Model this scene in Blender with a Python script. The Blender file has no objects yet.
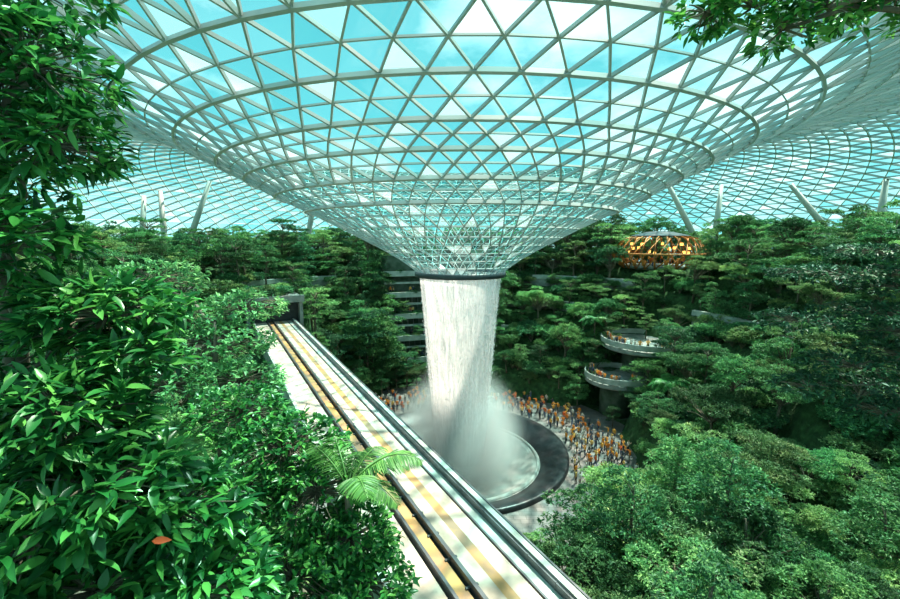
import bpy, math, random
import numpy as np
from mathutils import Vector
rng=np.random.default_rng(7); random.seed(7)
CX,CY=1.2,50.0
scene=bpy.context.scene
COL=scene.collection

# ---------------------------------------------------------------- helpers
class MB:
    def __init__(s): s.v=[];s.f=[];s.n=0
    def addv(s,V):
        V=np.asarray(V,float).reshape(-1,3); b=s.n; s.v.append(V); s.n+=len(V); return b
    def addf(s,F,mat=0,base=0,smooth=False):
        F=np.asarray(F,int)
        if len(F): s.f.append((F+base,mat,smooth))
    def add(s,V,F,mat=0,smooth=False):
        b=s.addv(V); s.addf(F,mat,b,smooth)
    def mesh(s,name,mats):
        me=bpy.data.meshes.new(name)
        V=np.concatenate(s.v); me.vertices.add(len(V)); me.vertices.foreach_set('co',V.ravel())
        loops=np.concatenate([f.ravel() for f,_,_ in s.f])
        tot=np.concatenate([np.full(len(f),f.shape[1]) for f,_,_ in s.f])
        mi=np.concatenate([np.full(len(f),m) for f,m,_ in s.f])
        sm=np.concatenate([np.full(len(f),q) for f,_,q in s.f])
        st=np.concatenate([[0],np.cumsum(tot)[:-1]])
        me.loops.add(len(loops)); me.loops.foreach_set('vertex_index',loops.astype(np.int32))
        me.polygons.add(len(tot)); me.polygons.foreach_set('loop_start',st.astype(np.int32))
        for m in mats: me.materials.append(m)
        me.polygons.foreach_set('material_index',mi.astype(np.int32))
        me.polygons.foreach_set('use_smooth',sm.astype(bool))
        me.update(calc_edges=True); me.validate()
        return me
    def tube(s,P,R,mat=0,n=7,cap=True):
        P=np.asarray(P,float); R=np.asarray(R,float)
        T=np.gradient(P,axis=0); T/=np.linalg.norm(T,axis=1)[:,None]+1e-9
        ref=np.array([0,0,1.]) if abs(T[0,2])<.9 else np.array([1.,0,0])
        A=np.cross(T,ref); A/=np.linalg.norm(A,axis=1)[:,None]+1e-9
        B=np.cross(T,A)
        a=np.linspace(0,2*np.pi,n,endpoint=False)
        V=P[:,None]+R[:,None,None]*(np.cos(a)[None,:,None]*A[:,None]+np.sin(a)[None,:,None]*B[:,None])
        b=s.addv(V); F=[]
        for i in range(len(P)-1):
            for j in range(n):
                k=(j+1)%n; F.append((i*n+j,i*n+k,(i+1)*n+k,(i+1)*n+j))
        s.addf(F,mat,b,True)
        if cap:
            s.addf([list(range(n))[::-1]],mat,b); s.addf([[ (len(P)-1)*n+j for j in range(n)]],mat,b)
    def box(s,c,d,mat=0,rz=0.0):
        c=np.array(c,float); d=np.array(d,float)/2
        V=np.array([(x,y,z) for x in(-1,1) for y in(-1,1) for z in(-1,1)],float)*d
        ca,sa=math.cos(rz),math.sin(rz)
        V=np.stack([V[:,0]*ca-V[:,1]*sa,V[:,0]*sa+V[:,1]*ca,V[:,2]],1)+c
        s.add(V,[(0,1,3,2),(4,6,7,5),(0,4,5,1),(2,3,7,6),(0,2,6,4),(1,5,7,3)],mat)
    def arc(s,r0,r1,a0,a1,z0,z1,mat=0,n=24,cx=CX,cy=CY,closed=False):
        a=np.radians(np.linspace(a0,a1,n+1)); V=[]
        for t in a:
            for r,z in((r0,z0),(r1,z0),(r1,z1),(r0,z1)): V.append((cx+r*math.cos(t),cy+r*math.sin(t),z))
        F=[]
        for i in range(n):
            for k in range(4):
                F.append((i*4+k,i*4+(k+1)%4,(i+1)*4+(k+1)%4,(i+1)*4+k))
        F=[f[::-1] for f in F]
        if not closed: F+= [(0,1,2,3),(n*4+3,n*4+2,n*4+1,n*4)]
        s.add(V,F,mat)
    def revolve(s,prof,mat=0,n=96,cx=CX,cy=CY,smooth=True):
        a=np.linspace(0,2*np.pi,n,endpoint=False); V=[];F=[]
        for r,z in prof:
            for t in a: V.append((cx+r*math.cos(t),cy+r*math.sin(t),z))
        for i in range(len(prof)-1):
            for j in range(n):
                k=(j+1)%n; F.append((i*n+j,i*n+k,(i+1)*n+k,(i+1)*n+j))
        s.add(V,F,mat,smooth)
def nrm(a): return a/(np.linalg.norm(a,axis=-1,keepdims=True)+1e-9)
def obj(name,me,parent=None,loc=None):
    o=bpy.data.objects.new(name,me); COL.objects.link(o)
    if parent: o.parent=parent
    if loc is not None: o.location=loc
    return o
def empty(name,loc=(0,0,0)):
    o=bpy.data.objects.new(name,None); COL.objects.link(o); o.location=loc; return o

# ---------------------------------------------------------------- materials
def newmat(name):
    m=bpy.data.materials.new(name); m.use_nodes=True; nt=m.node_tree; nt.nodes.clear()
    out=nt.nodes.new('ShaderNodeOutputMaterial'); return m,nt,out
def N(nt,t,**k):
    n=nt.nodes.new(t)
    for a,b in k.items(): setattr(n,a,b)
    return n
def ramp(nt,cols):
    r=N(nt,'ShaderNodeValToRGB'); e=r.color_ramp.elements
    while len(e)<len(cols): e.new(.5)
    for i,(p,c) in enumerate(cols):
        e[i].position=p; e[i].color=(*c,1) if len(c)==3 else c
    return r
def simple(name,col,rough=.6,metal=0,noise=None,scale=2.0,emit=0):
    m,nt,out=newmat(name); b=N(nt,'ShaderNodeBsdfPrincipled')
    b.inputs['Roughness'].default_value=rough; b.inputs['Metallic'].default_value=metal
    tc=N(nt,'ShaderNodeTexCoord'); no=N(nt,'ShaderNodeTexNoise'); no.inputs['Scale'].default_value=scale; no.inputs['Detail'].default_value=5
    nt.links.new(tc.outputs['Object'],no.inputs['Vector'])
    c2=noise if noise else tuple(c*.85 for c in col)
    r=ramp(nt,[(.35,c2),(.65,col)]); nt.links.new(no.outputs['Fac'],r.inputs[0]); nt.links.new(r.outputs[0],b.inputs['Base Color'])
    if emit:
        nt.links.new(r.outputs[0],b.inputs['Emission Color']); b.inputs['Emission Strength'].default_value=emit
    nt.links.new(b.outputs[0],out.inputs[0]); return m
def leafmat(name,c0,c1,c2,transl=.34,rough=.5,vlo=.5,vhi=1.4):
    m,nt,out=newmat(name)
    g=N(nt,'ShaderNodeNewGeometry'); oi=N(nt,'ShaderNodeObjectInfo')
    r=ramp(nt,[(0,c0),(.55,c1),(1,c2)]); nt.links.new(g.outputs['Random Per Island'],r.inputs[0])
    hs=N(nt,'ShaderNodeHueSaturation')
    mr=N(nt,'ShaderNodeMapRange'); mr.inputs[3].default_value=vlo; mr.inputs[4].default_value=vhi
    nt.links.new(oi.outputs['Random'],mr.inputs[0]); nt.links.new(mr.outputs[0],hs.inputs['Value'])
    mr2=N(nt,'ShaderNodeMath',operation='MULTIPLY_ADD'); mr2.inputs[1].default_value=7.13; mr2.inputs[2].default_value=0
    fr=N(nt,'ShaderNodeMath',operation='FRACT'); nt.links.new(oi.outputs['Random'],mr2.inputs[0]); nt.links.new(mr2.outputs[0],fr.inputs[0])
    mr3=N(nt,'ShaderNodeMapRange'); mr3.inputs[3].default_value=.47; mr3.inputs[4].default_value=.53
    nt.links.new(fr.outputs[0],mr3.inputs[0]); nt.links.new(mr3.outputs[0],hs.inputs['Hue'])
    nt.links.new(r.outputs[0],hs.inputs['Color'])
    b=N(nt,'ShaderNodeBsdfPrincipled'); b.inputs['Roughness'].default_value=rough
    nt.links.new(hs.outputs[0],b.inputs['Base Color'])
    t=N(nt,'ShaderNodeBsdfTranslucent'); nt.links.new(hs.outputs[0],t.inputs[0])
    mx=N(nt,'ShaderNodeMixShader'); mx.inputs[0].default_value=transl
    nt.links.new(b.outputs[0],mx.inputs[1]); nt.links.new(t.outputs[0],mx.inputs[2]); nt.links.new(mx.outputs[0],out.inputs[0])
    return m
L_dark=leafmat('leaf_dark',(.03,.115,.05),(.07,.225,.09),(.15,.36,.13))
L_mid=leafmat('leaf_mid',(.06,.19,.075),(.145,.34,.125),(.28,.48,.18))
L_light=leafmat('leaf_light',(.11,.26,.10),(.25,.44,.16),(.42,.58,.25))
L_near=leafmat('leaf_foreground',(.010,.09,.03),(.04,.23,.06),(.17,.52,.11),.33,.33,.9,1.15)
L_frond=leafmat('leaf_frond',(.05,.20,.05),(.10,.32,.08),(.2,.46,.12),.34,.45,.8,1.1)
L_orange=leafmat('leaf_orange',(.6,.15,.02),(.8,.25,.03),(.8,.35,.05))
M_bark=simple('bark',(.24,.19,.14),.9,noise=(.11,.085,.06),scale=6)
M_steel=simple('white_painted_steel',(.46,.48,.46),.45,scale=.3)
M_col=simple('column_paint',(.50,.50,.46),.5,scale=.3)
M_ring=simple('grey_oculus_steel',(.06,.075,.085),.4,scale=.5)
M_conc=simple('grey_concrete',(.34,.35,.33),.8,noise=(.22,.24,.22),scale=1.2)
M_white=simple('pale_parapet',(.50,.51,.48),.6,noise=(.34,.37,.33),scale=1)
M_backwall=simple('mossy_back_wall',(.13,.17,.13),.8,noise=(.05,.09,.05),scale=.8)
M_tunnel_shade=simple('painted_tunnel_shade',(.03,.035,.035),.5)  # near-black colour standing in for the shade inside the tunnel
M_cream=simple('cream_track_deck',(.64,.53,.45),.7,noise=(.40,.31,.25),scale=.8)
M_rust=simple('stained_track_deck',(.60,.32,.11),.7,noise=(.28,.18,.12),scale=.7)
M_rail=simple('rail_steel',(.16,.16,.17),.4,metal=.5)
M_lgrey=simple('light_grey_metal',(.55,.57,.57),.45,scale=1.5)
M_granite=simple('dark_granite',(.03,.033,.037),.4,noise=(.018,.02,.023),scale=3)
M_orange=simple('orange_panels',(.85,.30,.06),.6,noise=(.4,.15,.05),scale=2)
M_glow=simple('warm_lamp',(1,.5,.12),.5,noise=(1,.45,.1),emit=1.8)

def soilmat():
    m,nt,out=newmat('undergrowth'); b=N(nt,'ShaderNodeBsdfPrincipled'); b.inputs['Roughness'].default_value=.95
    tc=N(nt,'ShaderNodeTexCoord'); no=N(nt,'ShaderNodeTexNoise'); no.inputs['Scale'].default_value=1.4; no.inputs['Detail'].default_value=8
    nt.links.new(tc.outputs['Object'],no.inputs['Vector'])
    r=ramp(nt,[(.3,(.02,.05,.015)),(.55,(.04,.10,.03)),(.75,(.07,.16,.05))]); nt.links.new(no.outputs['Fac'],r.inputs[0])
    nt.links.new(r.outputs[0],b.inputs['Base Color'])
    bp=N(nt,'ShaderNodeBump'); bp.inputs['Strength'].default_value=1; bp.inputs['Distance'].default_value=.5
    nt.links.new(no.outputs['Fac'],bp.inputs['Height']); nt.links.new(bp.outputs[0],b.inputs['Normal'])
    nt.links.new(b.outputs[0],out.inputs[0]); return m
M_soil=soilmat()
def tilemat():
    m,nt,out=newmat('plaza_tiles'); b=N(nt,'ShaderNodeBsdfPrincipled'); b.inputs['Roughness'].default_value=.4
    tc=N(nt,'ShaderNodeTexCoord'); br=N(nt,'ShaderNodeTexBrick'); br.inputs['Scale'].default_value=1
    br.inputs['Color1'].default_value=(.19,.17,.16,1); br.inputs['Color2'].default_value=(.27,.245,.235,1); br.inputs['Mortar'].default_value=(.12,.115,.11,1)
    br.inputs['Brick Width'].default_value=1.2; br.inputs['Row Height'].default_value=.6; br.inputs['Mortar Size'].default_value=.02
    nt.links.new(tc.outputs['Object'],br.inputs['Vector']); nt.links.new(br.outputs[0],b.inputs['Base Color']); nt.links.new(b.outputs[0],out.inputs[0]); return m
M_tile=tilemat()
def glassmat():
    m,nt,out=newmat('roof_glass')
    t=N(nt,'ShaderNodeBsdfTransparent'); g=N(nt,'ShaderNodeNewGeometry')
    r=ramp(nt,[(0,(.48,.86,.88)),(.6,(.68,.95,.95)),(1,(.92,1,1))]); nt.links.new(g.outputs['Random Per Island'],r.inputs[0]); nt.links.new(r.outputs[0],t.inputs[0])
    gl=N(nt,'ShaderNodeBsdfGlossy'); gl.inputs['Roughness'].default_value=.05
    mx=N(nt,'ShaderNodeMixShader'); mx.inputs[0].default_value=.04
    nt.links.new(t.outputs[0],mx.inputs[1]); nt.links.new(gl.outputs[0],mx.inputs[2])
    tr=N(nt,'ShaderNodeBsdfTranslucent'); tr.inputs[0].default_value=(.8,1,1,1)
    r2=ramp(nt,[(.0,(.005,)*3),(.8,(.02,)*3),(.95,(.16,)*3)])
    fr=N(nt,'ShaderNodeMath',operation='MULTIPLY'); fr.inputs[1].default_value=17.3
    f2=N(nt,'ShaderNodeMath',operation='FRACT'); nt.links.new(g.outputs['Random Per Island'],fr.inputs[0]); nt.links.new(fr.outputs[0],f2.inputs[0]); nt.links.new(f2.outputs[0],r2.inputs[0])
    m2=N(nt,'ShaderNodeMixShader'); nt.links.new(r2.outputs[0],m2.inputs[0]); nt.links.new(mx.outputs[0],m2.inputs[1]); nt.links.new(tr.outputs[0],m2.inputs[2])
    nt.links.new(m2.outputs[0],out.inputs[0]); return m
M_glass=glassmat()
def watermat(name,lo,hi,amin,amax,sc):
    m,nt,out=newmat(name)
    tc=N(nt,'ShaderNodeTexCoord'); mp=N(nt,'ShaderNodeMapping'); mp.inputs['Scale'].default_value=sc
    no=N(nt,'ShaderNodeTexNoise'); no.inputs['Scale'].default_value=1; no.inputs['Detail'].default_value=6; no.inputs['Roughness'].default_value=.65
    nt.links.new(tc.outputs['Object'],mp.inputs[0]); nt.links.new(mp.outputs[0],no.inputs['Vector'])
    r=ramp(nt,[(lo,(amin,)*3),(hi,(amax,)*3)]); nt.links.new(no.outputs['Fac'],r.inputs[0])
    d=N(nt,'ShaderNodeBsdfDiffuse'); d.inputs[0].default_value=(.99,.95,.95,1)
    t=N(nt,'ShaderNodeBsdfTranslucent'); t.inputs[0].default_value=(.99,.95,.95,1)
    a=N(nt,'ShaderNodeMixShader'); a.inputs[0].default_value=.5; nt.links.new(d.outputs[0],a.inputs[1]); nt.links.new(t.outputs[0],a.inputs[2])
    tp=N(nt,'ShaderNodeBsdfTransparent'); mx=N(nt,'ShaderNodeMixShader'); nt.links.new(r.outputs[0],mx.inputs[0])
    nt.links.new(tp.outputs[0],mx.inputs[1]); nt.links.new(a.outputs[0],mx.inputs[2]); nt.links.new(mx.outputs[0],out.inputs[0]); return m
M_fall=watermat('falling_water',.40,.64,.20,.82,(4.5,4.5,.16))
def poolmat():
    m,nt,out=newmat('pool_water'); b=N(nt,'ShaderNodeBsdfPrincipled'); b.inputs['Roughness'].default_value=.25
    tc=N(nt,'ShaderNodeTexCoord'); no=N(nt,'ShaderNodeTexNoise'); no.inputs['Scale'].default_value=.35; no.inputs['Detail'].default_value=6
    nt.links.new(tc.outputs['Object'],no.inputs['Vector'])
    r=ramp(nt,[(.35,(.22,.23,.22)),(.65,(.36,.36,.34))]); nt.links.new(no.outputs['Fac'],r.inputs[0]); nt.links.new(r.outputs[0],b.inputs['Base Color'])
    nt.links.new(b.outputs[0],out.inputs[0]); return m
M_pool=poolmat()

# ---------------------------------------------------------------- track frame
PF=np.array([-22.7,62.0]); SU=np.array([.485,-.874]); WL=np.array([-.874,-.485]); ZT=14.0
def sw(x,y):
    dx,dy=x-PF[0],y-PF[1]
    return dx*SU[0]+dy*SU[1], dx*WL[0]+dy*WL[1]
def sm(t):
    t=np.clip(t,0,1); return t*t*(3-2*t)
def terr(x,y):
    x=np.asarray(x,float); y=np.asarray(y,float)
    dx,dy=x-CX,y-CY; r=np.hypot(dx,dy); a=np.arctan2(dy,dx)
    n=sm((-np.sin(a)-.25)/.55)
    H=21-13*n
    A=np.degrees(a)
    R0=20.8+1.5*np.sin(a*3+.5)
    fac=sm((A-90)/5)*sm((126-A)/5); bal=sm((A-12)/5)*sm((40-A)/5)
    R0=R0+12.5*fac+6.5*bal
    t=np.clip((r-R0)/(50-R0),0,1)*5
    ter=(np.floor(t)+sm((t-np.floor(t))*2.2))/5
    z=H*ter+.35*np.sin(x*.7)*np.cos(y*.6)*np.clip((r-24)/5,0,1)
    z=z-7*sm((r-66)/20)
    s,w=sw(x,y)
    b=sm((w-7.3)/2.2)*sm((13-y)/5)
    z=np.maximum(z,19.6*b)
    p=sm((-s-7.0)/2.0)*sm((w+6)/4)*sm((14-w)/5)*sm((s+34)/6)
    z=np.maximum(z,18.2*p)
    z=np.where((s<0.5)&(s>-8)&(w>-1.5)&(w<8),np.minimum(z,13),z)
    z=np.where(r<14,-5.0,np.where(r<20,-.3,z))
    return z

# ---------------------------------------------------------------- ground
def ground():
    mb=MB(); xs=np.arange(-115,116,1.1); ys=np.arange(-25,165,1.1)
    X,Y=np.meshgrid(xs,ys); Z=terr(X,Y)-.15
    V=np.stack([X,Y,Z],-1).reshape(-1,3); nx=len(xs); ny=len(ys)
    i=np.arange(ny-1)[:,None]*nx+np.arange(nx-1)[None]
    i=i.ravel(); F=np.stack([i,i+1,i+nx+1,i+nx],1)
    mb.add(V,F,0,True); obj('valley_terrain',mb.mesh('valley_terrain',[M_soil]))
    mb=MB(); mb.arc(12.6,24.5,0,360,-.4,0.02,0,96,closed=True)
    obj('plaza_floor',mb.mesh('plaza_floor',[M_tile]))
ground()

# ---------------------------------------------------------------- roof
PR=[4.9,6.5,9.2,13,16.9,19.7,22.3,24.5,27.4,31,35,40,45,50,55,62,70,78,86,93,99,103,105]
PZ=[22.2,23.5,25.1,27.1,29.0,30.4,31.8,33.0,34.5,36.1,37.8,39.4,40.4,40.9,40.8,39.6,37.6,35,31.5,27,21,14,6]
def roofz(r): return np.interp(r,PR,PZ)
HEAVY=(16.9,19.7,22.3,24.5,27.4,31.0,35.0)
def roof():
    rings=[(r,36) for r in(4.9,5.9,7.1,8.5)]+[(r,72) for r in(10.0,11.5,13.2,15.0,16.9,18.3,19.7,21.0,22.3,23.4,24.5,25.9,27.4,29.2,31.0)]+[(r,144) for r in(33.0,35.0)]
    r=37.2
    while r<106: rings.append((min(r,105),144)); r+=2.3
    P=[];info2=[];nid=0
    groups=[];g=[0]
    for i in range(1,len(rings)):
        if rings[i][1]!=rings[i-1][1]: groups.append(g); g=[]
        g.append(i)
    groups.append(g)
    angoff=[0.0]*len(rings); phase=0.0
    for g in groups:
        n=rings[g[0]][1]; step=2*np.pi/n
        for k,i in enumerate(g): angoff[i]=phase+k*step/2
        phase=angoff[g[-1]]
    for i,(r,n) in enumerate(rings):
        a=np.arange(n)*2*np.pi/n+angoff[i]
        P.append(np.stack([CX+r*np.cos(a),CY+r*np.sin(a),np.full(n,roofz(r))],1)); info2.append(nid); nid+=n
    P=np.concatenate(P)
    tris=[];dia=[];hoop=[];heavy=[]
    for i,(r,n) in enumerate(rings):
        b=info2[i]; j=np.arange(n)
        e=np.stack([b+j,b+(j+1)%n],1)
        (heavy if i==0 or min(abs(r-h) for h in HEAVY)<.05 else hoop).append(e)
        if i+1<len(rings):
            c=info2[i+1]; m=rings[i+1][1]
            if m==n:
                dia.append(np.stack([b+j,c+j],1)); dia.append(np.stack([b+(j+1)%n,c+j],1))
                tris.append(np.stack([b+j,b+(j+1)%n,c+j],1)); tris.append(np.stack([c+j,b+(j+1)%n,c+(j+1)%n],1))
            else:
                f0=c+(2*j-1)%m; f1=c+(2*j)%m; f2=c+(2*j+1)%m
                for f in(f0,f1,f2): dia.append(np.stack([b+j,f],1))
                tris+= [np.stack([b+j,f1,f0],1),np.stack([b+j,f2,f1],1),np.stack([b+j,b+(j+1)%n,f2],1)]
    tris=np.concatenate(tris)
    root=empty('glass_dome_roof')
    mb=MB(); mb.add(P[tris].reshape(-1,3),np.arange(len(tris)*3).reshape(-1,3),0)
    obj('glass_panels',mb.mesh('glass_panels',[M_glass]),root)
    def norm_at(p):
        d=p[:,:2]-np.array([CX,CY]); r=np.hypot(d[:,0],d[:,1]); s=(roofz(r+.8)-roofz(r-.8))/1.6
        return nrm(np.stack([-s*d[:,0]/r,-s*d[:,1]/r,np.ones(len(r))],1))
    mb=MB()
    def beams(E,w,dp,o=0):
        p=P[E[:,0]];q=P[E[:,1]];t=nrm(q-p);n=norm_at((p+q)/2);sd=nrm(np.cross(t,n));n=nrm(np.cross(sd,t))
        up=np.sign(n[:,2:3]);n=n*np.where(up==0,1,up)
        V=np.stack([p-sd*w/2-n*o,p+sd*w/2-n*o,p+sd*w/2-n*dp,p-sd*w/2-n*dp,q-sd*w/2-n*o,q+sd*w/2-n*o,q+sd*w/2-n*dp,q-sd*w/2-n*dp],1)
        b=(np.arange(len(E))*8)[:,None,None]
        F=(b+np.array([(0,1,5,4),(1,2,6,5),(2,3,7,6),(3,0,4,7)])[None]).reshape(-1,4)
        mb.add(V.reshape(-1,3),F,0)
    D=np.concatenate(dia); rm=np.hypot(*(((P[D[:,0]]+P[D[:,1]])/2)[:,:2]-np.array([CX,CY])).T)
    beams(D[rm<10],.05,.08); beams(D[(rm>=10)&(rm<20)],.08,.12); beams(D[(rm>=20)&(rm<32)],.115,.22); beams(D[rm>=32],.125,.30)
    Hh=np.concatenate(hoop); rh=np.hypot(*((P[Hh[:,0]])[:,:2]-np.array([CX,CY])).T)
    beams(Hh[rh<10],.055,.08); beams(Hh[(rh>=10)&(rh<32)],.08,.14); beams(Hh[rh>=32],.09,.20)
    beams(np.concatenate(heavy),.2,.32)
    obj('steel_diagrid',mb.mesh('steel_diagrid',[M_steel]),root)
    mb=MB(); mb.revolve([(4.6,21.75),(5.25,21.75),(5.35,22.0),(5.3,22.35),(4.7,22.35),(4.6,21.75)],0,96)
    obj('oculus_ring',mb.mesh('oculus_ring',[M_ring]),root)
roof()

# ---------------------------------------------------------------- waterfall & pool
def water():
    root=empty('indoor_waterfall')
    def rad(t): return 4.85-1.75*t**.8
    for k,sc in enumerate((1,.9)):
        mb=MB(); prof=[]
        for z in np.linspace(-.6,22,40):
            t=(22-z)/22.6
            prof.append((rad(t)*sc,z))
        mb.revolve(prof,0,120)
        obj('water_curtain_%d'%k,mb.mesh('water_curtain',[M_fall]),root)
    mb=MB(); n=16000
    t=rng.random(n)**.7; a=rng.random(n)*2*np.pi; r=rad(t)*(1+rng.normal(0,.015+.07*t**2,n)); 
    x=CX+r*np.cos(a); y=CY+r*np.sin(a); z=22-22.4*t; s=.010+.016*rng.random(n); h=s*(3+5*rng.random(n))
    O=np.array([(1,0,0),(0,1,0),(-1,0,0),(0,-1,0),(0,0,1),(0,0,-1)],float)
    V=np.stack([x,y,z],1)[:,None]+O[None]*np.stack([s,s,h],1)[:,None]
    F=np.array([(0,1,4),(1,2,4),(2,3,4),(3,0,4),(1,0,5),(2,1,5),(3,2,5),(0,3,5)])
    F=((np.arange(n)*6)[:,None,None]+F[None]).reshape(-1,3)
    mb.add(V.reshape(-1,3),F,0)
    dm=simple('water_droplets',(.97,.97,.98),.3,noise=(.92,.93,.95)); obj('water_droplets',mb.mesh('water_droplets',[dm]),root)
    m,nt,out=newmat('spray_mist'); tc=N(nt,'ShaderNodeTexCoord'); g=N(nt,'ShaderNodeTexGradient',gradient_type='SPHERICAL')
    nt.links.new(tc.outputs['Object'],g.inputs[0])
    pw=N(nt,'ShaderNodeMath',operation='POWER'); pw.inputs[1].default_value=1.8; nt.links.new(g.outputs['Fac'],pw.inputs[0])
    mu=N(nt,'ShaderNodeMath',operation='MULTIPLY'); mu.inputs[1].default_value=1.5; nt.links.new(pw.outputs[0],mu.inputs[0])
    vs=N(nt,'ShaderNodeVolumeScatter'); vs.inputs['Color'].default_value=(.998,.995,.995,1); nt.links.new(mu.outputs[0],vs.inputs['Density']); nt.links.new(vs.outputs[0],out.inputs['Volume'])
    mb=MB(); pr=[(max(.001,math.sin(p)),-math.cos(p)) for p in np.linspace(0,math.pi,13)]
    mb.revolve(pr,0,24,0,0); o=obj('spray_mist',mb.mesh('spray_mist',[m]),root,(CX,CY,1.4)); o.scale=(9.0,9.0,10.5)
    mb=MB(); mb.revolve([(9.6,-1.4),(10.0,-.8),(12.3,.45),(12.9,.55),(13.2,.45),(13.2,-.1)],0,128)
    p=empty('circular_pool'); obj('granite_rim',mb.mesh('granite_rim',[M_granite]),p)
    mb=MB(); mb.revolve([(.01,-2.4),(5.5,-2.3),(7.8,-1.8),(8.8,-1.1),(9.2,-.9),(9.9,-.85)],0,96); obj('pool_basin_water',mb.mesh('pool_basin_water',[M_pool]),p)
    mb=MB(); mb.revolve([(9.4,-1.0),(9.45,-.65),(9.75,-.7),(9.8,-.85)],0,96); obj('basin_lip',mb.mesh('basin_lip',[M_conc]),p)
water()

# ---------------------------------------------------------------- train track
def track():
    root=empty('elevated_train_track')
    def strip(name,parts,mat,s0=-4,s1=72):
        mb=MB()
        for w0,w1,z0,z1 in parts:
            c=[]
            for s in(s0,s1):
                for w,z in((w0,z0),(w1,z0),(w1,z1),(w0,z1)):
                    p=PF+SU*s+WL*w; c.append((p[0],p[1],ZT+z))
            mb.add(c,[(0,1,5,4),(1,2,6,5),(2,3,7,6),(3,0,4,7),(0,3,2,1),(4,5,6,7)],0)
        return obj(name,mb.mesh(name,[mat]),root)
    strip('box_girder',[(.2,5.8,-1.5,-.25)],M_conc)
    strip('side_parapets',[(.2,.5,-1.2,.30),(5.75,5.95,-1.2,.4)],M_white)
    strip('parapet_cap',[(.14,.22,.2,.34),(.62,.68,-.05,.3)],M_rail)
    strip('service_walkway',[(.5,1.12,-.25,.0)],M_white)
    strip('running_deck_cream',[(1.3,1.95,-.25,.02),(2.35,3.0,-.25,.02),(4.1,5.6,-.25,.02)],M_cream)
    strip('running_deck_stained',[(1.95,2.35,-.25,.015),(3.3,3.75,-.25,.0)],M_rust)
    strip('guide_rails',[(3.05,3.2,-.2,.28),(3.85,3.97,-.2,.2),(1.16,1.24,-.2,.06)],M_rail)
    mb=MB(); ang=math.atan2(WL[1],WL[0])
    for s in np.arange(0,72,1.5):
        p=PF+SU*s+WL*.65; mb.box((p[0],p[1],ZT+.12),(.08,.05,.4),0,ang)
        p=PF+SU*s+WL*3.12; mb.box((p[0],p[1],ZT+.0),(.5,.1,.12),0,ang)
    obj('parapet_posts',mb.mesh('parapet_posts',[M_rail]),root)
    mb=MB()
    for s in(14,34,56):
        p=PF+SU*s+WL*3
        mb.tube([(p[0],p[1],-.2),(p[0],p[1],9),(p[0],p[1],11.5),(p[0],p[1],12.6)],[.8,.8,1.0,2.0],0,20)
    obj('support_piers',mb.mesh('support_piers',[M_conc]),root)
    mb=MB()
    def lb(s,w,z,ds,dw,dz,mat):
        p=PF+SU*s+WL*w; mb.box((p[0],p[1],z),(dw,ds,dz),mat,ang)
    lb(-3.5,2.9,17.4,7,7.6,.6,0); lb(-3.5,-.7,15.3,7,.5,4.2,0); lb(-3.5,6.5,15.3,7,.5,4.2,0); lb(-1.6,2.9,15.4,.4,6.8,4.0,1)  # last slab: dark sheet just behind the opening, paints the tunnel's shade
    lb(.3,2.9,17.45,.5,8.0,1.0,0); lb(-3.5,2.9,13.3,7,7.6,.5,0)
    obj('train_tunnel_portal',mb.mesh('train_tunnel_portal',[M_conc,M_tunnel_shade]))
track()

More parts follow.
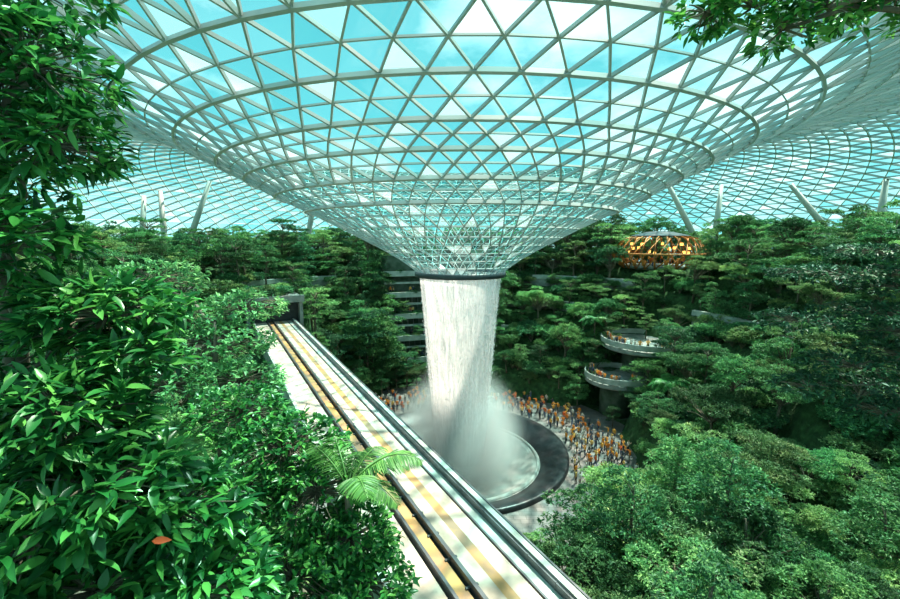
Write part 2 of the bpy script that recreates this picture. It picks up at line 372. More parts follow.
# ---------------------------------------------------------------- terraced facade and balconies
WALLS=((5.2,28,47,74),(9.5,31.5,46,74),(14,37,44,74),(18.5,42,40,74),(5,28.5,-20,8),(10,34,-15,14),(15,39,-10,22),(9.5,33,128,160),(14,38,126,160),(18.6,43,124,165))
def facades():
    root=empty('terraced_planted_facade')
    mb=MB();gl=MB();lt=MB();mu=MB()
    for i in range(6):
        z=i*3.9; r=26.0+i*1.3; a0,a1=80,115
        if i: mb.arc(r,34.5,a0,a1,z-.35,z,0,28); mb.arc(r-.1,r+.25,a0,a1,z-.4,z+.6,1,28); mb.arc(r+1.6,r+1.75,a0,a1,z+2.0,z+2.4,1,28)
        gl.arc(r+4.5 if i<5 else 33.6,34.6,a0,a1,z,z+3.5,0,28)
        for a in np.arange(a0,a1,1.9):
            t=math.radians(a); mu.box((CX+(r+4.4)*math.cos(t),CY+(r+4.4)*math.sin(t),z+1.75),(.12,.12,3.4),0,t)
        for a in np.arange(a0+1.5,a1,2.2):
            if i in(4,5) and rng.random()<.45:
                t=math.radians(a); lt.box((CX+(r+4.2)*math.cos(t),CY+(r+4.2)*math.sin(t),z+2.7),(.3,.9,.25),0,t)
    obj('floor_slabs',mb.mesh('floor_slabs',[M_conc,M_white]),root)
    obj('back_wall',gl.mesh('back_wall',[M_backwall]),root); obj('mullions',mu.mesh('mullions',[M_conc]),root)
    obj('cafe_lights',lt.mesh('cafe_lights',[M_glow]),root)
    root=empty('curved_viewing_balcony')
    mb=MB()
    for (bx,by,z,R) in((25.0,61.5,5.6,4.6),(30.5,65.0,10.0,6.5)):
        mb.revolve([(.01,z-.7),(R-.3,z-.7),(R,z-.5),(R,z),(.01,z)],0,40,bx,by,False)
        mb.revolve([(R-.1,z+.15),(R+.05,z+.15),(R+.05,z+.95),(R-.1,z+.95),(R-.1,z+.15)],1,40,bx,by,False)
        for k in range(32):
            t=k*math.pi/16; mb.box((bx+(R-.02)*math.cos(t),by+(R-.02)*math.sin(t),z+.55),(.08,.08,1.1),0,t)
        mb.tube([(bx,by,-.3),(bx,by,z-.4)],[R*.5,R*.5],2,24)
    obj('balcony_decks',mb.mesh('balcony_decks',[M_conc,M_white,M_backwall]),root)
    mb=MB()
    for z,r,a0,a1 in WALLS:
        mb.arc(r,r+.35,a0,a1,z-2.6,z-.5,0,26); mb.arc(r-.15,r+.5,a0,a1,z-.5,z+.3,1,26)
    obj('terrace_planter_walls',mb.mesh('terrace_planter_walls',[M_conc,M_white]))
    root=empty('orange_treetop_pavilion',(0,0,0)); px,py,pz=40,82,21.2
    mb=MB()
    mb.revolve([(5.6,pz-.7),(6.6,pz-.3),(6.6,pz),(.01,pz)],3,24,px,py,False)
    for k in range(24):
        t=k*math.pi/12; c,s_=math.cos(t),math.sin(t)
        mb.tube([(px+6.4*c,py+6.4*s_,pz-.5),(px+8.6*c,py+8.6*s_,pz+2.2),(px+6.5*c,py+6.5*s_,pz+5.0),(px+2*math.cos(t+.4),py+2*math.sin(t+.4),pz+6.2)],[.16,.16,.14,.1],0,6)
        mb.tube([(px+6.4*c,py+6.4*s_,pz-.5),(px+8.5*math.cos(t+.35),py+8.5*math.sin(t+.35),pz+2.2),(px+6.4*math.cos(t+.6),py+6.4*math.sin(t+.6),pz+5.0)],[.12,.12,.1],0,6)
        if k%3!=1: mb.tube([(px+6.9*c,py+6.9*s_,pz+.1),(px+6.9*c,py+6.9*s_,pz+1.1)],[.3,.35],0,6)
    mb.revolve([(8.6,pz+2.1),(8.8,pz+2.25),(8.5,pz+2.4)],0,24,px,py); mb.revolve([(5.0,pz+5.4),(5.3,pz+5.55),(2.2,pz+6.3),(.02,pz+6.5)],1,24,px,py,False)
    for k in range(14):
        t=k*math.pi/7+.1; mb.box((px+5.2*math.cos(t),py+5.2*math.sin(t),pz+2.4+.8*(k%3)),(.4,.4,.5),2,t)
    mb.tube([(px,py,8),(px,py,pz)],[1.0,1.2],3,14)
    obj('pavilion_lattice',mb.mesh('pavilion_lattice',[M_orange,M_ring,M_glow,M_conc]),root)
    cols=[((-57,91),(-50.5,92)),((-60.5,91),(-60.5,91)),((-65,90),(-64,91)),((-34,100),(-31,102)),((54,90),(45,92.5)),((55.3,90),(57.2,92)),((75.5,80),(65.5,84)),((71.5,72),(72.3,72.5)),((30,98),(33,100)),((29,97),(24,100)),((80,64),(75,66))]
    for b,t in cols:
        r=math.hypot(t[0]-CX,t[1]-CY); zt=float(roofz(r))-.2; zb=float(terr(b[0],b[1]))-.2; zm=22.0
        mb=MB(); mb.tube([(b[0],b[1],zb),(b[0],b[1],zm),((b[0]+t[0])/2,(b[1]+t[1])/2,(zm+zt)/2),(t[0],t[1],zt)],[.55,.6,.6,.4],0,14)
        obj('leaning_roof_column',mb.mesh('roof_column',[M_col]))
facades()

# ---------------------------------------------------------------- foliage builders
def leaves_simple(mb,base,d,L,W,mat,upj=.5):
    n=len(base); up=nrm(np.array([0,0,1.])+rng.normal(0,upj,(n,3)))
    s=nrm(np.cross(d,up)); nn=np.cross(s,d)
    L=L[:,None];W=W[:,None]
    mid=base+d*L*.5+nn*L*.08
    V=np.stack([base,mid+s*W*.5,base+d*L-nn*L*.12,mid-s*W*.5],1)
    F=(np.arange(n)*4)[:,None]+np.arange(4)[None]
    mb.add(V.reshape(-1,3),F,mat)
def leaves_fine(mb,base,d,L,W,mat,upj=.35,droop=.25):
    n=len(base); up=nrm(np.array([0,0,1.])+rng.normal(0,upj,(n,3)))
    s=nrm(np.cross(d,up)); nn=np.cross(s,d); L=L[:,None];W=W[:,None]
    T=[0,.25,.5,.78,1]; HW=[0,.4,.5,.3,0]
    c=[];l=[];r=[]
    wav=rng.normal(0,.03,(n,1))
    for t,h in zip(T,HW):
        p=base+d*L*t-nn*L*droop*t*t
        c.append(p)
        if h>0:
            l.append(p+s*W*h+nn*W*(.16+wav)); r.append(p-s*W*h+nn*W*(.16-wav))
    V=np.stack(c+l+r,1)
    b=mb.addv(V.reshape(-1,3)); o=(np.arange(n)*11)[:,None,None]
    tri=np.array([(0,1,5),(3,4,7),(1,0,8),(4,3,10)]); q=np.array([(1,2,6,5),(2,3,7,6),(2,1,8,9),(3,2,9,10)])
    mb.addf((o+tri[None]).reshape(-1,3),mat,b,True); mb.addf((o+q[None]).reshape(-1,4),mat,b,True)
def clumps(mb,C,outd,k,L,W,mat,fine=False,spread=.9,droop=.25,jit=.05):
    n=len(C); base=np.repeat(C,k,0)+rng.normal(0,jit,(n*k,3)); ax=np.repeat(outd,k,0)
    d=nrm(ax*.5+rng.normal(0,1,(n*k,3))*spread*np.array([1,1,.55]))
    l=L*(.65+.6*rng.random(n*k)); w=W*(.7+.5*rng.random(n*k))
    (leaves_fine(mb,base,d,l,w,mat,droop=droop) if fine else leaves_simple(mb,base,d,l,w,mat))
def pad_points(c,rad,n,top=.3):
    u=nrm(rng.normal(0,1,(n,3))); u[:,2]=np.where(u[:,2]<-top,-u[:,2]*.8,u[:,2]); q=.55+.45*rng.random((n,1))**.5
    return np.array(c)+u*q*np.array(rad), nrm(u+np.array([0,0,.3]))
def limb(mb,a,b,r0,r1,mat,sag=.1,n=5):
    a=np.array(a,float);b=np.array(b,float);t=np.linspace(0,1,n)[:,None]
    L=np.linalg.norm(b-a); P=a+(b-a)*t+np.array([0,0,1])*np.sin(t*np.pi)*L*sag+np.concatenate([np.zeros((1,3)),rng.normal(0,.03*L,(n-2,3)),np.zeros((1,3))])
    mb.tube(P,np.linspace(r0,r1,n),mat,6,False)
def make_tree(kind,seed):
    global rng
    rng=np.random.default_rng(seed); mb=MB()
    if kind=='tier':
        mb.tube([(0,0,-.6),(.15,.05,2.5),(-.1,.15,5),(.1,0,7.8)],[.2,.16,.11,.04],0,8)
        for zt,R,m in((4.0,2.6,5),(5.9,3.2,7),(7.6,2.4,6)):
            a0=rng.random()*6
            for j in range(m):
                a=a0+j*2*math.pi/m+rng.normal(0,.3); rr=R*(.35+.55*rng.random()); c=(rr*math.cos(a),rr*math.sin(a),zt+rng.normal(0,.45))
                limb(mb,(0,0,zt-1.0),c,.08,.025,0)
                q=R*(.32+.18*rng.random())
                C,u=pad_points(c,(q,q*(.8+.4*rng.random()),.3),46); clumps(mb,C,u,7,.27,.12,1,spread=.9)
    elif kind=='round':
        mb.tube([(0,0,-.6),(-.1,.1,2.5),(.1,.1,4.5),(.0,0,7)],[.24,.2,.13,.05],0,8)
        for j in range(17):
            u=nrm(rng.normal(0,1,3)); u[2]=abs(u[2])*1.0-.25; c=np.array([0,0,5.4])+u*np.array([2.3,2.3,2.4])
            limb(mb,(0,0,3.2),c,.08,.02,0); s=.65+.6*rng.random()
            C,o=pad_points(c,(1.05*s,1.05*s,.65*s),50); clumps(mb,C,o,7,.27,.115,1,spread=.9)
    elif kind=='feather':
        mb.tube([(0,0,-.6),(.15,.0,2.2),(-.1,.1,4.4),(.0,0,6)],[.18,.14,.1,.04],0,8)
        for j in range(20):
            a=rng.random()*6.3; rr=3.2*rng.random()**.6; c=(rr*math.cos(a),rr*math.sin(a),6.6-rr*.42+rng.normal(0,.5))
            limb(mb,(0,0,3.3),c,.06,.015,0,.05)
            C,o=pad_points(c,(1.0,1.0,.25),66); clumps(mb,C,o,8,.21,.075,1,spread=1.0)
    elif kind=='slim':
        mb.tube([(0,0,-.6),(.05,.0,4),(-.1,.1,7),(.0,0,9)],[.16,.12,.08,.03],0,8)
        for j in range(15):
            z=3+6*j/14; R=1.7*math.sin(math.pi*(.25+.6*j/14))+.4; a=rng.random()*6.3
            c=(R*.6*math.cos(a),R*.6*math.sin(a),z+rng.normal(0,.2)); limb(mb,(0,0,z-.5),c,.04,.01,0)
            C,o=pad_points(c,(R*.8,R*.8,.5),46); clumps(mb,C,o,7,.27,.115,1,spread=.9)
    elif kind=='shrub':
        for j in range(9):
            a=rng.random()*6.3; rr=1.0*rng.random()**.5; c=(rr*math.cos(a),rr*math.sin(a),.75+.6*rng.random())
            limb(mb,(0,0,-.3),c,.04,.012,0); C,o=pad_points(c,(.75,.75,.55),34); clumps(mb,C,o,7,.24,.11,1)
    return mb
def frond(mb,o,az,L,rise,droop,mat,nl=26,lw=.035,ll=.34):
    t=np.linspace(0,1,9); h=np.array([math.cos(az),math.sin(az),0])
    P=np.array(o)+h*L*(t[:,None])*(1-.15*t[:,None])+np.array([0,0,1])*((rise*t-droop*t*t)*L)[:,None]
    mb.tube(P,np.linspace(.022,.005,9)*L/1.5,mat,5,False)
    tt=np.linspace(.12,.99,nl); Q=np.stack([np.interp(tt,t,P[:,k]) for k in range(3)],1)
    T=nrm(np.gradient(Q,axis=0)); S=nrm(np.cross(T,[0,0,1.]))
    ln=ll*L*np.sin(np.pi*(.12+.83*tt))**.8
    for sg in(-1,1):
        d=nrm(T*.55+S*sg+np.array([0,0,-.15])+rng.normal(0,.04,Q.shape))
        leaves_fine(mb,Q,d,ln*(.9+.2*rng.random(nl)),np.full(nl,lw*L),mat,upj=.12,droop=.25)
def make_palm(h,L,nf,seed,nl=26):
    global rng
    rng=np.random.default_rng(seed); mb=MB()
    mb.tube([(0,0,-.4),(.05,0,h*.5),(0,0,h)],[.16,.12,.1],0,9)
    for k in range(nf):
        frond(mb,(0,0,h),k*2.4+rng.normal(0,.15),L*(.8+.3*rng.random()),.35+.7*rng.random(),.7+.35*rng.random(),1,nl)
    return mb
def P(kind,seed,lm): 
    return make_tree(kind,seed).mesh(kind+'_tree',[M_bark,lm])
tier=[P('tier',1,L_mid),P('tier',2,L_dark),P('tier',3,L_mid),P('tier',31,L_light)]
rnd=[P('round',4,L_dark),P('round',5,L_mid),P('round',51,L_mid)]
fea=[P('feather',6,L_light),P('feather',7,L_light),P('feather',8,L_mid)]
slim=[P('slim',9,L_dark),P('slim',10,L_mid)]
shr=[P('shrub',11,L_mid),P('shrub',12,L_light),P('shrub',13,L_dark)]
palm=[make_palm(4.5,2.6,15,21).mesh('palm',[M_bark,L_frond]),make_palm(2.0,2.4,14,22).mesh('palm',[M_bark,L_frond])]
HT={}
for m in tier: HT[m.name]=8.2
for m in rnd: HT[m.name]=8.2
for m in fea: HT[m.name]=7.2
for m in slim: HT[m.name]=9.4
for m in shr: HT[m.name]=1.7
for m in palm: HT[m.name]=6

forest=empty('terraced_forest')
rs=random.Random(5)
def allowed(x,y):
    s,w=sw(x,y); dist=math.hypot(x,y); az=math.degrees(math.atan2(x,y))
    cap=26+dist*(.026 if x<0 else .042)+rs.uniform(-4.5,2.0)
    if math.hypot(x-36,y-74)<5.5: cap=min(cap,21.5)
    rr=math.hypot(x-CX,y-CY); A=math.degrees(math.atan2(y-CY,x-CX))
    for z,r,a0,a1 in WALLS:
        if a0<A<a1 and r-4.2<rr<r-.2: cap=min(cap,z-.8+rs.uniform(-.8,1.6))
    if -2.6<w<8.6 and s>-1: cap=min(cap,12.2)
    elif -5<w<13.5 and s>6: cap=min(cap,17.0)
    if y>0 and dist<46 and w<0:
        k=.74 if az<17 else (.74-.36*min(1,(az-17)/8))
        cap=min(cap,26-k*dist)
    elif w>0 and dist<45: cap=min(cap,26-.07*dist)
    return cap
def plant(x,y,mesh,sc,check=True,parent=forest,name=None):
    z=float(terr(x,y)); h=HT[mesh.name]
    if check:
        cap=allowed(x,y)
        if z+h*sc>cap: sc=(cap-z)/h
        if sc<.33:
            return None
    o=bpy.data.objects.new(name or mesh.name,mesh); COL.objects.link(o); o.parent=parent
    o.location=(x,y,z); o.rotation_euler=(rs.uniform(-.05,.05),rs.uniform(-.05,.05),rs.uniform(0,6.28)); o.scale=(sc*rs.uniform(.95,1.2),sc*rs.uniform(.95,1.2),sc)
    return o
cnt=0
r=22.4
while r<88:
    sp=3.7 if r<55 else 5.0
    n=int(2*math.pi*r/sp)
    for k in range(n):
        a=2*math.pi*(k+rs.random()*.7)/n; rr=r+rs.uniform(-1.2,1.2)
        x=CX+rr*math.cos(a); y=CY+rr*math.sin(a); A=math.degrees(a); A=A-360 if A>180 else A
        if y<3 or math.hypot(x,y)<11: continue
        if abs(math.degrees(math.atan2(x,y)))>62: continue
        if 78<A<118 and rr<36: continue
        if math.hypot(x-25,y-61.5)<5.6 or math.hypot(x-30.5,y-65)<7.3 or math.hypot(x-22,y-55)<4: continue
        s,w=sw(x,y)
        if -9<s<0 and -2<w<8: continue
        if math.hypot(x-40,y-82)<8: continue
        u=rs.random()
        if y<46 and x>0: m=rs.choice(fea+fea+[tier[0],tier[3],rnd[1],rnd[2],slim[1]])
        elif u<.34: m=rs.choice(tier)
        elif u<.50: m=rs.choice(slim)
        elif u<.76: m=rs.choice(rnd)
        else: m=rs.choice(fea)
        if rr<25: sc=rs.uniform(.4,.65)
        elif rr>48: sc=rs.uniform(.75,1.35)
        else: sc=rs.uniform(.6,1.1)
        if plant(x,y,m,sc): cnt+=1
        elif not(-3.5<w<8.6 and float(terr(x,y))>10.5):
            for q in range(3): plant(x+rs.uniform(-1.6,1.6),y+rs.uniform(-1.6,1.6),rs.choice(shr),rs.uniform(.8,1.5),rr<22.5)
        for q in range(2):
            xx=x+rs.uniform(-2,2); yy=y+rs.uniform(-2,2)
            if math.hypot(xx-CX,yy-CY)>21.6: plant(xx,yy,rs.choice(shr),rs.uniform(.7,1.4))
    r+=sp*.92
print('trees',cnt)
for i in range(0,7):
    for a in np.arange(79.5,116,2.2):
        if rs.random()<.75:
            t=math.radians(a+rs.uniform(-1,1)); rr=26.0+i*1.3+(.7 if i<6 else 0)
            x=CX+rr*math.cos(t);y=CY+rr*math.sin(t)
            o=plant(x,y,rs.choice(shr),rs.uniform(.4,.65),False); o.location.z=i*3.9-.2
            if rs.random()<.2: o=plant(x,y,rs.choice(slim+tier),rs.uniform(.28,.4),False); o.location.z=i*3.9-.1
    for a in(115.5,117,118.5):
        t=math.radians(a); rr=27.5+i*1.3; o=plant(CX+rr*math.cos(t),CY+rr*math.sin(t),rs.choice(slim+rnd),rs.uniform(.6,.8),False); o.location.z=i*3.9-1.5
for a in np.arange(74,126,3.2):
    t=math.radians(a); x=CX+37*math.cos(t);y=CY+37*math.sin(t); plant(x,y,rs.choice(tier+rnd),rs.uniform(.75,.9),False)
for a in np.arange(74,126,4.2):
    t=math.radians(a); x=CX+23.8*math.cos(t);y=CY+23.8*math.sin(t); plant(x,y,rs.choice(tier+slim+fea),rs.uniform(.4,.8),False).location.z=0
for rr0 in(24.5,25.5):
    for a in(119,122,125,128):
        t=math.radians(a); o=plant(CX+rr0*math.cos(t),CY+rr0*math.sin(t),rs.choice(tier+slim),1.2,False)
for (x,y,z,sc) in((30.5,58,4,.8),(33,60,7,.8),(22,67,2,.85),(20.5,65,0,.9),(26,69,7,.8),(36,66,10,.8),(27,56,0,.9),(22.5,56,0,.4),(30,72,10,.8),(23.5,66,3,.9),(19.5,62.5,0,.55),(29.5,61.5,5.6,.45),(33,63,10,.5),(32,68,10,.5),(27.5,57.5,1,1.0),(30.5,60.5,5,.75)):
    o=plant(x,y,rs.choice(tier+fea),sc,False); o.location.z=z-.1
for k in range(26):
    s=-3.5+rs.uniform(-3,3); w=2.9+rs.uniform(-3.6,3.6); p=PF+SU*s+WL*w
    o=plant(p[0],p[1],rs.choice(shr),rs.uniform(.5,1.0),False); o.location.z=17.6
for s,w in((-8.5,-1),(-9,3),(-9,7),(-2,-3),(-5,-3.2),(-2,9),(-5,9)):
    p=PF+SU*s+WL*w; o=plant(p[0],p[1],rs.choice(tier+rnd),rs.uniform(.8,1),False); o.location.z=max(o.location.z,11)
for (x,y,k) in((19.8,33,0),(23,36,0),(14,30,1),(-14,72,0),(27,50,0),(24,69,0)):
    o=plant(x,y,palm[k],1,False,None,'palm_tree')

# ---------------------------------------------------------------- foreground trees
def fg_tree(name,trunk,tr,blobs,lm,L,W,k,fine=True,droop=.25):
    mb=MB(); mb.tube(trunk,tr,0,10)
    T=np.array(trunk,float)
    for c,rad,n in blobs:
        c=np.array(c,float)
        zz=min(max(c[2]-.8,T[0,2]),T[-1,2]); tp=np.array([np.interp(zz,T[:,2],T[:,j]) for j in range(3)])
        limb(mb,tp,c,.05,.02,0,.06,7)
        C,u=pad_points(c,rad,n,.9)
        for q in range(0,n,2):
            limb(mb,c+(C[q]-c)*.1,C[q],.012,.005,0,.04,4)
        out=nrm((C-c)+np.array([0,0,.25])*np.linalg.norm(C-c,axis=1,keepdims=True))
        clumps(mb,C,out,k,L,W,1,fine,.75,droop,.03)
    me=mb.mesh(name,[M_bark,lm]); return obj(name,me)
rng=np.random.default_rng(99)
fg_tree('broadleaf_tree',[(-4.6,4.0,17),(-4.5,4.0,21),(-4.3,4.1,25),(-4.4,4.2,30.5)],[.16,.14,.1,.04],
  [((-4.3,4.5,28.6),(.8,.8,.8),110),((-3.95,4.27,27.6),(.65,.7,.55),110),((-3.75,4.16,26.9),(.6,.55,.4),90),((-4.4,4.3,27.1),(.8,.8,.9),100),
   ((-3.85,3.7,25.95),(.55,.6,.4),85),((-3.2,3.9,25.3),(.75,.6,.3),120),((-3.9,4.2,25.0),(.8,.7,.7),100),((-2.75,3.7,25.0),(.35,.35,.2),34),
   ((-3.12,3.25,24.6),(.6,.5,.35),95),((-2.7,3.0,24.15),(.6,.5,.3),95),((-2.9,2.7,23.9),(.5,.4,.35),70),((-2.3,3.3,23.75),(.55,.5,.3),80),((-3.6,3.6,24.1),(.8,.7,.6),100),
   ((-2.7,2.9,23.35),(.6,.5,.3),80),((-2.0,3.0,23.2),(.5,.5,.3),70),((-2.4,3.6,22.8),(.7,.6,.3),80),((-3.3,2.8,23.6),(.6,.5,.4),60)],
  L_near,.19,.063,9)
fg_tree('leafy_shrub_tree',[(-3.0,7.2,19),(-2.9,7.1,20.5),(-2.8,7.0,21.6),(-2.8,7.0,22.6)],[.1,.09,.07,.03],
  [((-2.9,7.0,22.4),(1.1,1.0,.5),190),((-2.2,6.5,21.9),(.9,.8,.5),160),((-1.6,6.2,21.3),(.8,.7,.5),150),((-1.3,5.8,20.8),(.75,.7,.5),140),((-3.4,6.6,21.9),(.9,.8,.6),160),
   ((-2.3,5.6,21.1),(.9,.7,.5),160),((-3.3,5.4,21.5),(.9,.8,.5),140),((-4.0,7.8,22.7),(1.0,1.0,.5),150),((-1.0,5.2,20.2),(.7,.6,.5),130),((-1.8,5.0,20.3),(.7,.6,.5),130),((-2.6,5.0,20.9),(.8,.6,.5),130)],
  L_near,.13,.062,9)
fg_tree('fine_leaved_tree',[(-6.0,10.5,18),(-6.0,10.5,20),(-5.9,10.3,22),(-5.8,10.3,24)],[.12,.1,.08,.03],
  [((-5.9,10.4,23.4),(1.5,1.3,.5),200),((-5.0,9.6,22.7),(1.1,1.0,.45),160),((-6.9,10.9,23.9),(1.3,1.2,.5),170),((-4.4,9.0,22.0),(1.0,.9,.45),150),((-6.6,9.6,22.6),(1.3,1.2,.6),160),((-5.6,11.4,24.2),(1.1,1.0,.4),130),((-7.9,11.4,24.9),(1.3,1.2,.6),140)],
  L_mid,.15,.06,8)
B=[]
for c,R in (((12.3,14.2,24.9),1.7),((14.4,14.5,25.6),1.8),((13.8,13.6,23.7),1.8),((11.4,13.6,23.4),1.4),((12.6,12.8,22.1),1.6),((14.8,13.2,22.3),1.8),((11.4,13.0,21.4),1.0),((13.6,12.6,20.7),1.4),((15.3,14.2,24.4),1.7),((15.8,13.6,26.3),1.5),((15.5,13.0,20.8),1.7),((14.2,13.8,24.9),1.8),((15.0,13.4,23.0),1.8)):
    B.append((c,(R,R,.24),int(120*R/1.5)))
fg_tree('layered_branch_tree',[(18.2,14.5,7),(18.0,14.3,14),(17.8,14.2,20),(17.8,14.2,26)],[.26,.2,.15,.06],B,L_dark,.18,.075,8)
B=[]
for c,R in (((2.9,4.4,28.2),.4),((3.5,4.3,28.15),.45),((4.1,4.2,28.2),.45),((4.6,4.3,28.05),.4),((2.5,4.5,28.2),.28),((3.3,4.0,28.6),.45),((4.0,4.0,28.7),.5),((2.6,4.2,28.7),.35),((4.9,4.0,28.4),.4),((4.3,4.1,28.45),.45),((3.7,4.1,28.4),.45),((3.2,4.4,28.0),.3)):
    B.append((c,(R,R,.2),34))
fg_tree('overhanging_branch',[(9,2.5,18),(8.2,2.8,25),(6.9,3.6,28.6),(5.6,4.1,29.3)],[.2,.14,.05,.02],B,L_near,.12,.05,6)

def fern(name,loc,L,nf,azs,seed,rise=.5):
    global rng
    rng=np.random.default_rng(seed); mb=MB(); zb=float(terr(loc[0],loc[1]))-.2
    mb.tube([(loc[0],loc[1],zb),(loc[0],loc[1],loc[2])],[.09,.06],0,8)
    for k in range(nf):
        az=azs[0]+(azs[1]-azs[0])*k/max(1,nf-1)
        frond(mb,loc,az,L*(.85+.3*rng.random()),rise+.5*rng.random(),.7+.2*rng.random(),1,44,.022,.26)
    obj(name,mb.mesh(name,[M_bark,L_frond]))
fern('tree_fern',(-1.6,6.2,22.15),1.2,8,(-1.1,2.6),5,.75)
fern('tree_fern',(-.75,4.9,20.5),1.1,9,(-2.6,3.2),6)

rng=np.random.default_rng(3); mb=MB()
leaves_fine(mb,np.array([(-2.02,2.62,23.98)]),nrm(np.array([(.9,.1,.05)])),np.array([.12]),np.array([.05]),0)
obj('orange_dead_leaf',mb.mesh('orange_dead_leaf',[L_orange]))

# ---------------------------------------------------------------- people
def clothmat(name,cols,rough=.8):
    m,nt,out=newmat(name); oi=N(nt,'ShaderNodeObjectInfo'); r=ramp(nt,[(i/len(cols),c) for i,c in enumerate(cols)]); r.color_ramp.interpolation='CONSTANT'
    nt.links.new(oi.outputs['Random'],r.inputs[0]); b=N(nt,'ShaderNodeBsdfPrincipled'); b.inputs['Roughness'].default_value=rough
    nt.links.new(r.outputs[0],b.inputs['Base Color']); nt.links.new(b.outputs[0],out.inputs[0]); return m
M_shirt=clothmat('shirt',[(.8,.24,.04),(.85,.38,.07),(.7,.66,.6),(.9,.26,.03),(.05,.06,.1),(.8,.5,.16),(.75,.16,.05),(.1,.12,.16),(.62,.55,.5),(.9,.34,.04)])
M_trs=clothmat('trousers',[(.04,.05,.09),(.3,.26,.2),(.02,.02,.02),(.1,.14,.25),(.07,.07,.08)])
M_skin=clothmat('skin',[(.55,.33,.22),(.42,.24,.15),(.62,.42,.3)],.55)
M_hair=simple('hair',(.02,.015,.01),.6); M_shoe=simple('shoe',(.05,.05,.05),.6)
def person(pose,k):
    J={'pel':(0,0,.95),'ab':(0,.0,1.12),'ch':(0,0,1.34),'nk':(0,.0,1.47),'hd':(0,.02,1.58),'tp':(0,0,1.69)}
    R={'pel':(.14,.11),'ab':(.125,.095),'ch':(.15,.1),'nk':(.055,.055),'hd':(.085,.1),'tp':(.06,.07)}
    E=[('pel','ab'),('ab','ch'),('ch','nk'),('nk','hd'),('hd','tp')]
    st={'stand':(0.02,-.02),'walk':(.28,-.25),'photo':(.03,-.04),'point':(.05,-.08)}[pose]
    for sg,n in((-1,'l'),(1,'r')):
        f=st[0] if sg<0 else st[1]
        J['hip'+n]=(.09*sg,0,.88);J['kn'+n]=(.1*sg,f*.5+.03,.49);J['an'+n]=(.1*sg,f-.02,.08);J['to'+n]=(.11*sg,f+.14,.035)
        R['hip'+n]=(.09,.09);R['kn'+n]=(.06,.06);R['an'+n]=(.04,.045);R['to'+n]=(.04,.03)
        J['sh'+n]=(.19*sg,0,1.4);R['sh'+n]=(.055,.055)
        if pose=='photo': el=(.24*sg,.16,1.2);wr=(.08*sg,.34,1.42);ha=(.05*sg,.38,1.5)
        elif pose=='point' and sg>0: el=(.27,.18,1.36);wr=(.25,.42,1.46);ha=(.24,.52,1.5)
        else: el=(.25*sg,-.03-f*.3,1.13);wr=(.26*sg,.06-f*.5,.9);ha=(.26*sg,.09-f*.55,.8)
        J['el'+n]=el;J['wr'+n]=wr;J['ha'+n]=ha;R['el'+n]=(.04,.04);R['wr'+n]=(.028,.03);R['ha'+n]=(.035,.025)
        E+=[('pel','hip'+n),('hip'+n,'kn'+n),('kn'+n,'an'+n),('an'+n,'to'+n),('ch','sh'+n),('sh'+n,'el'+n),('el'+n,'wr'+n),('wr'+n,'ha'+n)]
    names=list(J); me=bpy.data.meshes.new('p'); me.from_pydata([J[n] for n in names],[(names.index(a),names.index(b)) for a,b in E],[])
    o=bpy.data.objects.new('p',me); COL.objects.link(o)
    md=o.modifiers.new('s','SKIN'); sd=o.modifiers.new('d','SUBSURF'); sd.levels=1; sd.render_levels=1
    for i,n in enumerate(names): o.data.skin_vertices[0].data[i].radius=R[n]; o.data.skin_vertices[0].data[i].use_root=(n=='pel')
    dg=bpy.context.evaluated_depsgraph_get(); dg.update(); ev=o.evaluated_get(dg); nm=bpy.data.meshes.new_from_object(ev); nm.name='person_'+pose
    bpy.data.objects.remove(o)
    nm.materials.clear()
    for m in(M_shirt,M_trs,M_skin,M_hair,M_shoe): nm.materials.append(m)
    W=[Vector(J['wrl']),Vector(J['wrr']),Vector(J['hal']),Vector(J['har'])]
    for p in nm.polygons:
        c=p.center; i=0
        if c.z>1.49 and abs(c.x)<.12 and c.y<.2: i=3 if (c.z>1.63 or c.y<-.03) else 2
        elif min((c-w).length for w in W)<.13: i=2
        elif c.z<.1: i=4
        elif c.z<.96 and abs(c.x)<.2: i=1
        p.material_index=i; p.use_smooth=True
    return nm
pm=[person(p,i) for i,p in enumerate(('stand','walk','photo','point'))]
crowd=empty('visitor_crowd')
def put(x,y,z,ang):
    o=bpy.data.objects.new('visitor',rs.choice(pm)); COL.objects.link(o); o.parent=crowd; o.location=(x,y,z); o.rotation_euler=(0,0,ang); s=rs.uniform(.93,1.06); o.scale=(s,s,s)
pts=[];tries=0
cent=[(rs.uniform(-35,150),rs.uniform(14,20)) for _ in range(45)]
while len(pts)<310 and tries<20000:
    tries+=1
    if rs.random()<.6:
        c=rs.choice(cent); A=c[0]+rs.gauss(0,3); rr=c[1]+rs.gauss(0,.8)
    else: A=rs.uniform(-35,150); rr=rs.uniform(13.8,20.5)
    if not 13.7<rr<21: continue
    t=math.radians(A); x=CX+rr*math.cos(t);y=CY+rr*math.sin(t)
    if all((x-p[0])**2+(y-p[1])**2>.3 for p in pts):
        pts.append((x,y)); put(x,y,.02,(t+math.pi/2 if rs.random()<.6 else rs.uniform(0,6.28)))
for (bx,by,z,R) in((25.0,61.5,5.6,4.6),(30.5,65.0,10.0,6.5)):
    for k in range(22):
        t=rs.uniform(2.4,5.2); rr=R-rs.uniform(.4,1.4); put(bx+rr*math.cos(t),by+rr*math.sin(t),z,t-math.pi/2)
for i in range(1,5):
    for k in range(8):
        t=math.radians(rs.uniform(95,114)); rr=26.0+i*1.3+1.5; put(CX+rr*math.cos(t),CY+rr*math.sin(t),i*3.9,t+math.pi/2)
for k in range(16):
    t=rs.uniform(0,6.28); put(40+4.8*math.cos(t),82+4.8*math.sin(t),21.2,rs.uniform(0,6))

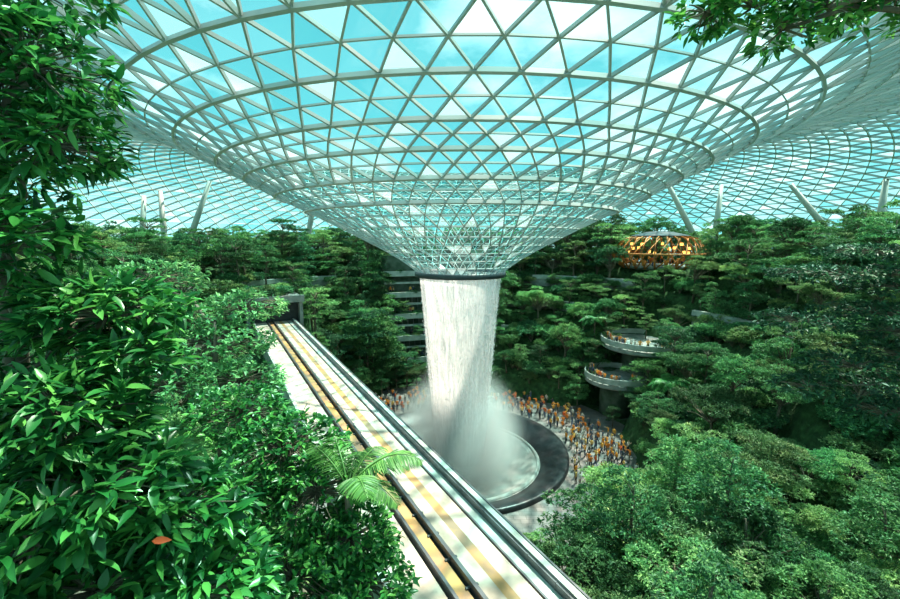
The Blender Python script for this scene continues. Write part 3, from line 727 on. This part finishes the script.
# ---------------------------------------------------------------- light, world, camera
w=bpy.data.worlds.new('sky'); scene.world=w; w.use_nodes=True; nt=w.node_tree; nt.nodes.clear()
out=N(nt,'ShaderNodeOutputWorld'); bg=N(nt,'ShaderNodeBackground'); tc=N(nt,'ShaderNodeTexCoord')
sx=N(nt,'ShaderNodeSeparateXYZ'); nt.links.new(tc.outputs['Generated'],sx.inputs[0])
sky=ramp(nt,[(0,(.30,.64,.66)),(.2,(.13,.45,.49)),(.7,(.08,.35,.40))]); nt.links.new(sx.outputs['Z'],sky.inputs[0])
no=N(nt,'ShaderNodeTexNoise'); no.inputs['Scale'].default_value=2.6; no.inputs['Detail'].default_value=7; no.inputs['Roughness'].default_value=.55
mp=N(nt,'ShaderNodeMapping'); mp.inputs['Scale'].default_value=(1,1,2.2); mp.inputs['Location'].default_value=(.3,.1,.2)
nt.links.new(tc.outputs['Generated'],mp.inputs[0]); nt.links.new(mp.outputs[0],no.inputs['Vector'])
cl=ramp(nt,[(.48,(0,0,0)),(.74,(1,1,1))]); nt.links.new(no.outputs['Fac'],cl.inputs[0])
mx=N(nt,'ShaderNodeMixRGB'); nt.links.new(cl.outputs[0],mx.inputs[0]); nt.links.new(sky.outputs[0],mx.inputs[1]); mx.inputs[2].default_value=(.85,.95,.94,1)
nt.links.new(mx.outputs[0],bg.inputs[0]); bg.inputs[1].default_value=1.25; nt.links.new(bg.outputs[0],out.inputs[0])
sl=bpy.data.lights.new('sun','SUN'); sl.energy=9.0; sl.angle=.025; sl.color=(1,.90,.76)
so=bpy.data.objects.new('sun',sl); COL.objects.link(so)
dvec=Vector((-.34,-.30,-1.0)); so.rotation_euler=dvec.to_track_quat('-Z','Y').to_euler(); so.location=(20,60,80)
cam=bpy.data.cameras.new('camera'); cam.lens=17; cam.sensor_width=36; cam.clip_end=600; cam.clip_start=.05
co=bpy.data.objects.new('camera',cam); COL.objects.link(co); co.location=(0,0,26); co.rotation_euler=(math.radians(82),0,0); scene.camera=co
try:
    scene.view_settings.view_transform='Standard'; scene.view_settings.look='None'; scene.view_settings.exposure=.66; scene.view_settings.gamma=.93
    scene.cycles.volume_bounces=2; scene.cycles.transparent_max_bounces=16
except Exception as e: print(e)
